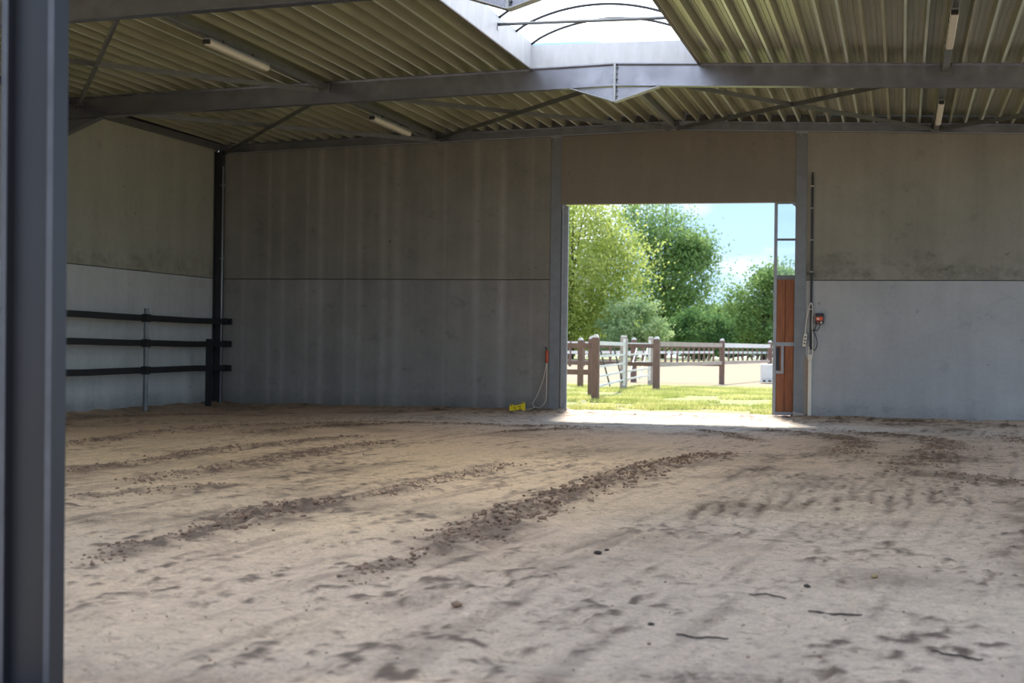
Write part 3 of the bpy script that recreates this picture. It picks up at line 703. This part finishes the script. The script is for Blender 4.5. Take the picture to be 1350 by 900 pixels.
# ------------------------------------------------------------------ small fittings on the back wall
cx = -1.597
cn = empty('cable_conduit', (cx, YB, 0), label='black vertical cable conduit clipped to the wall right of the doorway', cat='conduit')
pip = B(-.022, -.04, 1.25, .018, 0, 4.40).build('pipe', DARKP, cn); MB().tube([(-.002, -.03, 4.38), (-.002, -.03, 4.48)], .014, 6).build('cable_tail', DARKP, cn)
for z in (4.22, 3.82, 3.24, 2.66, 1.98): B(-.03, -.046, z, .026, -.036, z + .014).build('clip', WHITEP, pip)
wd = B(-.032, -.045, -.08, .032, -.001, 1.16).build('cable_duct', WHITEP, None, bevel=.004, loc=(-1.607, YB, 0)); tag(wd, 'white plastic cable duct rising from the floor beside the right door column', 'duct')
tag(B(-.05, -.02, -.08, .05, 0, 1.10).build('wall_plate', mat('brown_board', (.55, .50, .45), .8), None, loc=(-1.66, YB - .002, 0)), 'narrow brownish strip between right door column and white duct', 'strip')
eb = empty('energiser_box', (-1.445, YB, 1.81), label='black and orange electric box mounted on the wall right of the doorway', cat='box')
hs = B(-.075, -.09, -.095, .075, 0, .10).build('housing', DARKP, eb, bevel=.01)
B(-.06, -.098, -.03, .06, -.088, .035).build('orange_band', ORANGE, hs)
B(-.045, -.104, -.015, -.0, -.097, .015).build('logo_mark', WHITEP, hs)
for s in (-.04, .02): B(s, -.10, -.085, s + .03, -.088, -.05).build('terminal', WHITEP if s > 0 else ORANGE_D, hs)
so = empty('socket_block', (-1.70, YB - .02, 1.42), label='white power socket block hanging on its cable beside the conduit', cat='socket')
hs = B(-.03, -.05, -.115, .03, 0, .115).build('housing', WHITEP, so, bevel=.006); so.rotation_euler = (0, .12, 0)
for z in (-.06, .0, .06): MB().tube([(0, -.052, z), (0, -.046, z)], .017, 8).build('socket_hole', DARKP, hs)
def cable(name, pts, r, m, label, cat='cable'):
    P = []
    for k in range(len(pts) - 1):
        p0 = Vector(pts[max(k - 1, 0)]); p1 = Vector(pts[k]); p2 = Vector(pts[k + 1]); p3 = Vector(pts[min(k + 2, len(pts) - 1)])
        for j in range(6):
            t = j / 6; P.append(.5 * ((2 * p1) + (-p0 + p2) * t + (2 * p0 - 5 * p1 + 4 * p2 - p3) * t * t + (-p0 + 3 * p1 - 3 * p2 + p3) * t ** 3))
    P.append(Vector(pts[-1]))
    return tag(MB().tube(P, r, 6).build(name, m, None, smooth=True), label, cat)
yc = YB - .055
cable('cable', [(-1.70, yc, 1.50), (-1.68, yc, 1.75), (-1.63, yc, 2.02), (-1.60, yc, 2.1), (-1.57, yc, 2.0), (-1.575, yc, 1.7), (-1.56, yc, 1.35), (-1.57, yc, 1.1), (-1.61, yc, 1.02), (-1.64, yc, 1.1), (-1.62, yc, 1.3)], .008, WHITEP, 'white cable looped over the conduit above the socket block')
cable('cable', [(-1.50, yc, 1.72), (-1.53, yc, 1.62), (-1.60, yc, 1.56), (-1.58, yc, 1.40), (-1.60, yc, 1.28)], .008, DARKP, 'black cable hanging from the electric box towards the conduit')
cable('cable', [(-1.42, yc, 1.72), (-1.48, yc, 1.60), (-1.55, yc, 1.60), (-1.50, yc, 1.48), (-1.48, yc, 1.36), (-1.52, yc, 1.24), (-1.58, yc, 1.30)], .007, DARKP, 'thin black cable loop right of the conduit below the box')

# orange handle with cord, yellow plate
gh = empty('gate_handle', (-6.515, YB - .05, .93), label='orange plastic gate handle hanging at the left door column', cat='pull')
MB().tube([(0, 0, .0), (0, 0, .03), (0, 0, .05), (0, 0, .19), (0, 0, .22), (0, 0, .25)], [.012, .034, .028, .028, .034, .012], 10).build('grip', ORANGE_D, gh, smooth=True)
MB().tube([(0, 0, .25), (.0, 0, .29), (-.02, 0, .31), (-.03, 0, .28)], .008, 6).build('hook', DARKP, gh); MB().tube([(0, 0, -.03), (0, 0, 0)], .012, 6).build('eye', WHITEP, gh)
yc = YB - .05
cable('cord', [(-6.51, yc, .92), (-6.515, yc, .6), (-6.52, yc, .28), (-6.56, yc, .16), (-6.66, yc, .08), (-6.78, yc, .14), (-6.70, yc, .3), (-6.58, yc, .62), (-6.52, yc, .92)], .008, ROPE, 'thin pale cord loop hanging from the orange handle', 'cord')
cable('cord', [(-6.74, yc, .10), (-6.80, yc - .03, .06), (-6.90, yc - .08, .05)], .008, ROPE, 'short end of pale cord reaching to the yellow plate', 'cord')
yp = empty('insulator_plate', (-7.03, YB - .25, .055), label='yellow plastic plate with two lugs leaning on the sand at the wall', cat='plate')
yp.rotation_euler = (math.radians(-18), math.radians(-7), 0)
pb = MB().prism([(-.15, -.06), (.15, -.06), (.155, .11), (.10, .13), (.09, .085), (-.07, .07), (-.075, .10), (-.14, .10), (-.15, .03)], -.02, .02, 'Y').build('plate_body', YELLOW, yp, bevel=.006)
for x, z in ((-.11, .075), (.12, .10), (-.03, -.02), (.06, -.01)): MB().tube([(x, -.026, z), (x, -.018, z)], .013, 8).build('hole', DARKP, pb)
for x, z, w in ((-.07, .02, .05), (.02, .03, .06), (.0, -.035, .1)): B(x, -.024, z, x + w, -.019, z + .012).build('print_line', DARKP, pb)

# ------------------------------------------------------------------ clods and twigs on the floor
ico_v = []; t_ = (1 + 5 ** .5) / 2
for a in (-1, 1):
    for b in (-t_, t_): ico_v += [(a, b, 0), (0, a, b), (b, 0, a)]
bm = bmesh.new(); bmesh.ops.create_icosphere(bm, subdivisions=1, radius=1); iv = np.array([v.co[:] for v in bm.verts]); ifc = np.array([[v.index for v in f.verts] for f in bm.faces]); bm.free()
CV = []; CF = []; nb = 0
def clod(x, y, r):
    global nb
    v = iv * (1 + rng.uniform(-.3, .3, (len(iv), 1))) * np.array([r * rng.uniform(.8, 1.4), r * rng.uniform(.8, 1.4), r * rng.uniform(.6, .9)])
    CV.append(v + np.array([x, y, zfloor(x, y) + r * .25])); CF.append(ifc + nb); nb += len(iv)
for px, w, h, dm_ in RIDGES:
    if h < .03: continue
    P = [gp(*p) for p in px]
    for k in range(len(P) - 1):
        L = math.hypot(P[k + 1][0] - P[k][0], P[k + 1][1] - P[k][1])
        for j in range(int(L * (190 if h > .06 else 70))):
            t = rnd.random(); s = w * .6
            x = P[k][0] + (P[k + 1][0] - P[k][0]) * t + rnd.gauss(0, s); y = P[k][1] + (P[k + 1][1] - P[k][1]) * t + rnd.gauss(0, s)
            if XL < x < 5 and 4.2 < y < 28.6: clod(x, y, rnd.uniform(.005, .012) + h * .22 * rnd.random() ** 5)
for k in range(900):
    y = rnd.uniform(5.3, 28.4); x = rnd.uniform(max(XL + .1, -.70 * y), min(4.5, .12 * y)); clod(x, y, rnd.uniform(.003, .006) + .006 * rnd.random() ** 9)
me = np_mesh('sand_clods', np.concatenate(CV), np.concatenate(CF), 3, CLOD, False)
o_ = bpy.data.objects.new('sand_clods', me); COL.objects.link(o_); tag(o_, 'crumbled brown clods of moist sand scattered along the ridges', 'sand', kind='stuff')
def twig(pxs, r, label):
    G = [gp(*p) for p in pxs]; P = []
    for i in range(len(G) - 1):
        for j in range(3): P.append((G[i][0] + (G[i + 1][0] - G[i][0]) * j / 3 + rnd.uniform(-.006, .006), G[i][1] + (G[i + 1][1] - G[i][1]) * j / 3 + rnd.uniform(-.012, .012)))
    P.append(G[-1]); zt = max(zfloor(x, y) for x, y in P); P = [(x, y, zt * .6 + zfloor(x, y) * .4 + .004 + .003 * (i % 2)) for i, (x, y) in enumerate(P)]; r *= .75
    x0 = P[0]; Q = [Vector(p) - Vector(x0) for p in P]
    tag(MB().tube(Q, [r * (.6 + .4 * math.sin(math.pi * (i + .5) / len(Q))) for i in range(len(Q))], 6).build('twig', TWIG, None, loc=x0), label, 'twig')
twig([(1066, 806), (1090, 809), (1115, 810), (1136, 812)], .008, 'dark straight twig on the sand, uppermost of three at lower right')
twig([(892, 837), (915, 841), (940, 841), (960, 843)], .007, 'dark twig on the sand at lower centre')
twig([(1228, 857), (1250, 862), (1275, 866), (1296, 870)], .007, 'slanting dark twig on the sand near the lower right corner')
twig([(988, 784), (1010, 786), (1036, 792)], .006, 'short thin twig on the sand left of the darkest one')
def stone(x, y, r, m, label, cat='clod'):
    gx, gy = gp(x, y); v = iv * (1 + rng.uniform(-.25, .25, (len(iv), 1))) * np.array([1.3, 1.0, .6]) * r * .75
    me = np_mesh('sand_clod', v, ifc, 3, m, False); o = bpy.data.objects.new('sand_clod', me); COL.objects.link(o); o.location = (gx, gy, zfloor(gx, gy) + r * .3); tag(o, label, cat)
stone(788, 731, .035, TWIG, 'dark crumbled clod lying alone on pale sand right of centre')
stone(800, 726, .018, TWIG, 'tiny dark crumb just beside the lone dark clod')
stone(602, 799, .035, CLOD, 'brown flat clod on the sand at lower centre left')
stone(858, 823, .018, TWIG, 'small black crumb on the sand at lower centre')
stone(1064, 777, .022, TWIG, 'small dark pebble on the sand right of centre')
stone(1153, 761, .03, mat('tan_clod', (.6, .5, .34), .9), 'tan clod on the pale sand at the right')

# ------------------------------------------------------------------ fences outside
def post(r, x, y, h=1.55, w=.16, m=WOODF, cap=True):
    pp = B(x - w / 2, y - w / 2, -.1, x + w / 2, y + w / 2, h - .08).build('post', m, r, bevel=.012)
    o = MB(); z = h - .08; a = w * .40
    o.box(x - a, y - a, z, x + a, y + a, z + .03); o.prism([(x - a, z + .03), (x + a, z + .03), (x + a * .35, z + .08), (x - a * .35, z + .08)], y - a * .8, y + a * .8, 'Y')
    o.build('post_cap', WHITEF if cap else m, pp)
def railb(r, p, q, z, h=.12, w=.06, m=WOODF): MB().bar((p[0], p[1], z), (q[0], q[1], z), w, h).build('rail', m, r)
f1 = empty('paddock_fence', (0, 0, 0), label='brown two-rail wooden fence ending at the nearest post left of the gate', cat='fence')
post(f1, -7.07, 36.5, 1.55, .17); post(f1, -7.70, 39.2, 1.53, .16); post(f1, -10.6, 36.9); post(f1, -14.2, 37.3)
for z in (1.27, .64): railb(f1, (-7.1, 36.5), (-14.2, 37.3), z, .125)
f2 = empty('paddock_fence', (0, 0, 0), label='brown fence seen beyond the nearest post, at the left of the doorway', cat='fence')
post(f2, -9.78, 48.0, 1.53, .17); post(f2, -14, 48.3, 1.53, .17)
for z in (1.29, .74): railb(f2, (-7.2, 46.6), (-14, 48.3), z, .12)
f3 = empty('paddock_fence', (0, 0, 0), label='wooden fence running right from the dark post behind the gate', cat='fence')
post(f3, -7.08, 46.1, 1.58, .19); post(f3, -6.2, 55.7, 1.6, .18); post(f3, -5.3, 65.5, 1.6, .18)
def lerp(a, b, t): return (a[0] + (b[0] - a[0]) * t, a[1] + (b[1] - a[1]) * t)
railb(f3, (-7.08, 46.1), (-6.2, 55.7), 1.36, .14, .07, WOODG); railb(f3, (-6.2, 55.7), (-5.3, 65.5), 1.36, .15, .07, WHITEF)
railb(f3, (-7.08, 46.1), (-5.3, 65.5), .73, .12, .06, WOODG)
f4 = empty('paddock_fence', (0, 0, 0), label='brown post and rail fence seen behind the white gate', cat='fence')
post(f4, -9.57, 56.8, 1.6, .20)
for z in (1.30, .66): railb(f4, (-13, 57.2), (-6.3, 56.2), z, .12, .06)
post(f4, -13, 57.2, 1.6, .2)
# far white fence of the riding ground
fw = empty('riding_ground_fence', (0, 0, 0), label='long white two-rail fence with many posts around the riding ground', cat='fence')
def fx(px_, Y): return (gp_x(px_, Y), Y)
pts_f = [fx(735, 96), fx(752, 98), fx(770, 100), fx(788, 103), fx(805, 106), fx(820, 109), fx(834, 112), fx(848, 115)] + [fx(861 + 8.6 * k - .12 * k * k, 117 + 2.2 * k) for k in range(12)]
fp = None
for (x, y) in pts_f:
    if fp is None: fp = B(-.08, -.08, -.1, .08, .08, 1.62).build('post', WOODF, fw); fp.location = (x, y, 0)
    else: put(fp, fw, (x, y, 0))
for k in range(len(pts_f) - 1):
    for z in (1.46, .86): railb(fw, pts_f[k], pts_f[k + 1], z, .20, .05, WHITEF)
fh = empty('riding_ground_fence', (0, 0, 0), label='faint white fence in the far distance on the right, before the hedge', cat='fence')
q_ = [fx(955 + 6.2 * k, 144 + 1.2 * k) for k in range(14)]
for x, y in q_: put(fp, fh, (x, y, 0))
for k in range(len(q_) - 1):
    for z in (1.40, .85): railb(fh, q_[k], q_[k + 1], z, .22, .05, WHITEF)

# white metal gate, two leaves
def gate(A, Bp, label, flip=False):
    g = empty('field_gate', (A[0], A[1], 0), label=label, cat='gate')
    d = Vector((Bp[0] - A[0], Bp[1] - A[1], 0)); 
    for k, z in enumerate((1.34, 1.02, .76, .52, .28)):
        o = MB().bar((0, 0, z), (d.x, d.y, z), .03, .10 if k == 0 else .055).build('gate_bar', WHITEF, g)
    for t in (.02, .98): MB().bar((d.x * t, d.y * t, .1), (d.x * t, d.y * t, 1.5), .07, .07, (0, 1, 0)).build('gate_stile', WHITEF, g)
    for k, (a, b) in enumerate(((.10, .45), (.55, .92))):
        za, zb_ = (1.3, .22) if not flip else (.22, 1.3)
        MB().bar((d.x * a, d.y * a - .03, za), (d.x * b, d.y * b - .03, zb_), .03, .05).build('diagonal_strut', DARKP if not flip else WHITEF, g)
    return g
gate((-7.13, 36.8), (-8.02, 46.0), 'left leaf of the white metal gate with dark diagonals')
gate((-8.06, 46.4), (-8.46, 53.6), 'right leaf of the white metal gate with white diagonals', True)
gp1 = empty('gate_post', (-8.10, 46.25, 0), label='grey weathered post standing between the two gate leaves', cat='post')
B(-.1, -.06, -.1, .1, .06, 1.56).build('shaft', WOODG, gp1, bevel=.01); B(-.08, -.05, 1.56, .08, .05, 1.60).build('post_cap', WHITEF, gp1)
gp2 = empty('gate_post', (-8.47, 53.8, 0), label='pale post at the far end of the white gate', cat='post')
B(-.09, -.06, -.1, .09, .06, 1.58).build('shaft', WOODG, gp2, bevel=.01); B(-.07, -.05, 1.58, .07, .05, 1.62).build('post_cap', WHITEF, gp2)
tk = empty('water_tank', (-4.55, 58.6, 0), label='white plastic tank standing at the fence beside the sliding door', cat='tank')
B(-.5, -.45, .12, .5, .45, .68).build('container', WHITEF, tk, bevel=.03); B(-.52, -.47, .0, .52, .47, .12).build('pallet', WHITEF, tk)
for x in (-.4, -.2, .3): B(x, -.48, .03, x + .1, -.465, .09).build('slot', DARKP, tk)

# ------------------------------------------------------------------ grass
GRASS = leafmat('grass_blades', (.60, .64, .34), (.82, .80, .54), .45)
def blades(n_, x0f, x1f, y0, y1, name, label, hmin, hmax, thr_):
    y = rng.uniform(0, 1, n_) ** 1.0 * (y1 - y0) + y0; u = rng.uniform(0, 1, n_); x = x0f * y / 29 + u * (x1f - x0f) * y / 29
    k = fbm(x * .8, y * .45, 301, 4) > thr_ + np.clip((-6.0 * y / 36 - x) * .06, 0, .16); x, y = x[k], y[k]; m = len(x)
    h = rng.uniform(hmin, hmax, m); a = rng.uniform(0, 2 * np.pi, m); w = rng.uniform(.006, .012, m) * 1.6
    lx, ly = rng.normal(0, .35, m) * h, rng.normal(0, .35, m) * h
    z0 = np.full(m, -.04)
    v = np.stack([np.stack([x - np.cos(a) * w, y - np.sin(a) * w, z0], -1), np.stack([x + np.cos(a) * w, y + np.sin(a) * w, z0], -1), np.stack([x + lx, y + ly, z0 + h], -1)], 1).reshape(-1, 3)
    me = np_mesh(name, v, np.arange(m * 3).reshape(-1, 3), 3, GRASS, False); o = bpy.data.objects.new(name, me); COL.objects.link(o); tag(o, label, 'grass', kind='stuff')
blades(170000, -9.0, .4, 29.9, 50, 'grass', 'sunlit yellow-green grass between the doorway and the fences', .03, .11, .46)

# ------------------------------------------------------------------ trees
rng = np.random.default_rng(5)
def tree(x, y, h, crown, ncl, nlf, lsize, m, label, trunk=.22, droop=0.0, clr=1.1, lobes=None, name='leafy_tree', cat='tree', group=None):
    K = 1.6; x *= K; y *= K; h = (h - 1.26) * K + 1.26; crown = (crown[0] * K, crown[1] * K); lsize *= K; trunk *= K; clr = max(.1, (clr - 1.26) * K + 1.26)
    if lobes: lobes = [tuple(v * K for v in (p[0], p[1], p[2] - .45, p[3], p[4], p[5])) for p in lobes]
    r = empty(name, (x, y, 0), label=label, cat=cat, group=group)
    a, b = crown                                  # half width, half depth
    zc = (h + clr) / 2; hz = (h - clr) / 2
    d = rng.normal(0, 1, (ncl, 3)); d /= np.linalg.norm(d, axis=1)[:, None]; rad = rng.uniform(.35, 1, (ncl, 1)) ** .5
    c = d * rad * np.array([a, b, hz]) + np.array([0, 0, zc])
    if lobes:
        L = np.array(lobes); pick = rng.integers(0, len(L), ncl)
        c = d * rad * L[pick, 3:6] + L[pick, 0:3]
    cs = rng.uniform(.55, 1.1, (ncl, 1, 1)) * min(a, hz) * .22
    p = c[:, None, :] + rng.normal(0, 1, (ncl, nlf, 3)) * cs * np.array([1, 1, .75 + droop])
    p = p.reshape(-1, 3); p = p[p[:, 2] > .15]; n_ = len(p)
    u = rng.normal(0, 1, (n_, 3)); u /= np.linalg.norm(u, axis=1)[:, None]; w = np.cross(u, rng.normal(0, 1, (n_, 3))); w /= np.linalg.norm(w, axis=1)[:, None]
    s = (lsize * rng.uniform(.6, 1.3, n_))[:, None]
    v = np.stack([p - u * s, p + w * s * .55, p + u * s, p - w * s * .55], 1).reshape(-1, 3)
    me = np_mesh('foliage', v, np.arange(n_ * 4).reshape(-1, 4), 4, m, False); o = bpy.data.objects.new('foliage', me); COL.objects.link(o); o.parent = r; tag(o, kind='stuff')
    if trunk:
        t = MB(); t.tube([(0, 0, -.2), (.05, 0, zc * .5), (0, .1, zc), (.1, 0, h * .85)], [trunk, trunk * .8, trunk * .55, trunk * .15], 8); t.build('trunk', BARK, r, smooth=True)
        br = MB()
        for j in rng.integers(0, ncl, 14):
            q = c[j]; br.tube([(0, 0, max(clr, q[2] * .45)), tuple(q * np.array([.5, .5, .8])), tuple(q)], [trunk * .35, trunk * .2, .02], 5)
        br.build('branches', BARK, r, smooth=True)
    return r
L_YG = leafmat('leaves_yellow_green', (.54, .62, .30), (.76, .79, .46), .5)
L_G = leafmat('leaves_green', (.40, .52, .30), (.60, .69, .44), .45)
L_DG = leafmat('leaves_deep_green', (.32, .45, .27), (.48, .59, .36), .4)
L_GG = leafmat('leaves_grey_green', (.52, .62, .42), (.68, .75, .54), .45)
tree(-20.2, 96, 11.5, (4.3, 3.5), 210, 190, .11, L_YG, 'large yellow-green tree behind the gate at the left of the doorway', droop=.2, clr=.9)
tree(-25.5, 100, 12, (4.5, 3.5), 120, 150, .14, L_YG, 'yellow-green tree partly hidden by the left door column', clr=.8)
tree(-16.7, 112, 14, (4, 3), 170, 150, .12, L_G, 'tall loose green tree rising in the middle of the doorway', clr=1,
     lobes=[(-1.0, 0, 10.5, 2.2, 2, 2.6), (.4, 0, 8.5, 2.2, 2, 2.0), (1.5, 0, 6.2, 2.0, 2, 2.0), (-.5, 0, 5.5, 2.5, 2, 2.4), (2.0, 0, 8.0, .9, 1, 1.0), (1.0, 0, 3.4, 2.6, 2, 2.0)])
tree(-8.6, 101, 6.9, (2.5, 2.2), 130, 130, .11, L_G, 'rounded green tree in front of the sky at the right of the doorway', clr=.6,
     lobes=[(0, 0, 4.6, 2.0, 1.8, 1.7), (.9, 0, 5.4, 1.5, 1.4, 1.3), (-1.2, 0, 3.0, 1.8, 1.6, 1.8), (1.0, 0, 3.0, 2.0, 1.6, 2.0)])
tree(-15.6, 92, 4.0, (1.9, 1.6), 60, 120, .10, L_GG, 'grey-green bush between the yellow tree and the tall tree', clr=.2, name='leafy_bush', cat='bush', trunk=.06)
tree(-12.2, 98, 3.7, (2.0, 1.5), 70, 130, .10, L_DG, 'dark green bush behind the fence below the tall tree', clr=.2, name='leafy_bush', cat='bush', trunk=.06)
for k, (x, y, h, m, lb) in enumerate([(-24, 118, 4.2, L_DG, 'dark hedge bush under the yellow-green trees at the left'), (-18.5, 120, 4.4, L_DG, 'deep green hedge bush behind the gate'),
        (-13.5, 121, 4.6, L_DG, 'deep green hedge bush behind the dark fence post'), (-9.2, 119, 4.2, L_G, 'green hedge bush behind the middle fence post'), (-4.5, 118, 5.5, L_G, 'green hedge bush hidden mostly by the sliding door leaf')]):
    tree(x, y, h, (3.6, 2), 90, 120, .15, m, lb, clr=.1, name='hedge_bush', cat='bush', trunk=.07)
for k, (x, y, h) in enumerate([(-33, 105, 12), (-41, 112, 13), (2, 108, 9), (10, 112, 11), (20, 110, 10)]):
    tree(x, y, h, (4.5, 3.5), 60, 90, .25, L_G, ['green tree outside far to the left of the doorway view', 'outermost green tree on the left outside', 'green tree outside behind the right back wall', 'second green tree outside behind the right wall', 'outermost green tree on the right outside'][k], clr=.8)
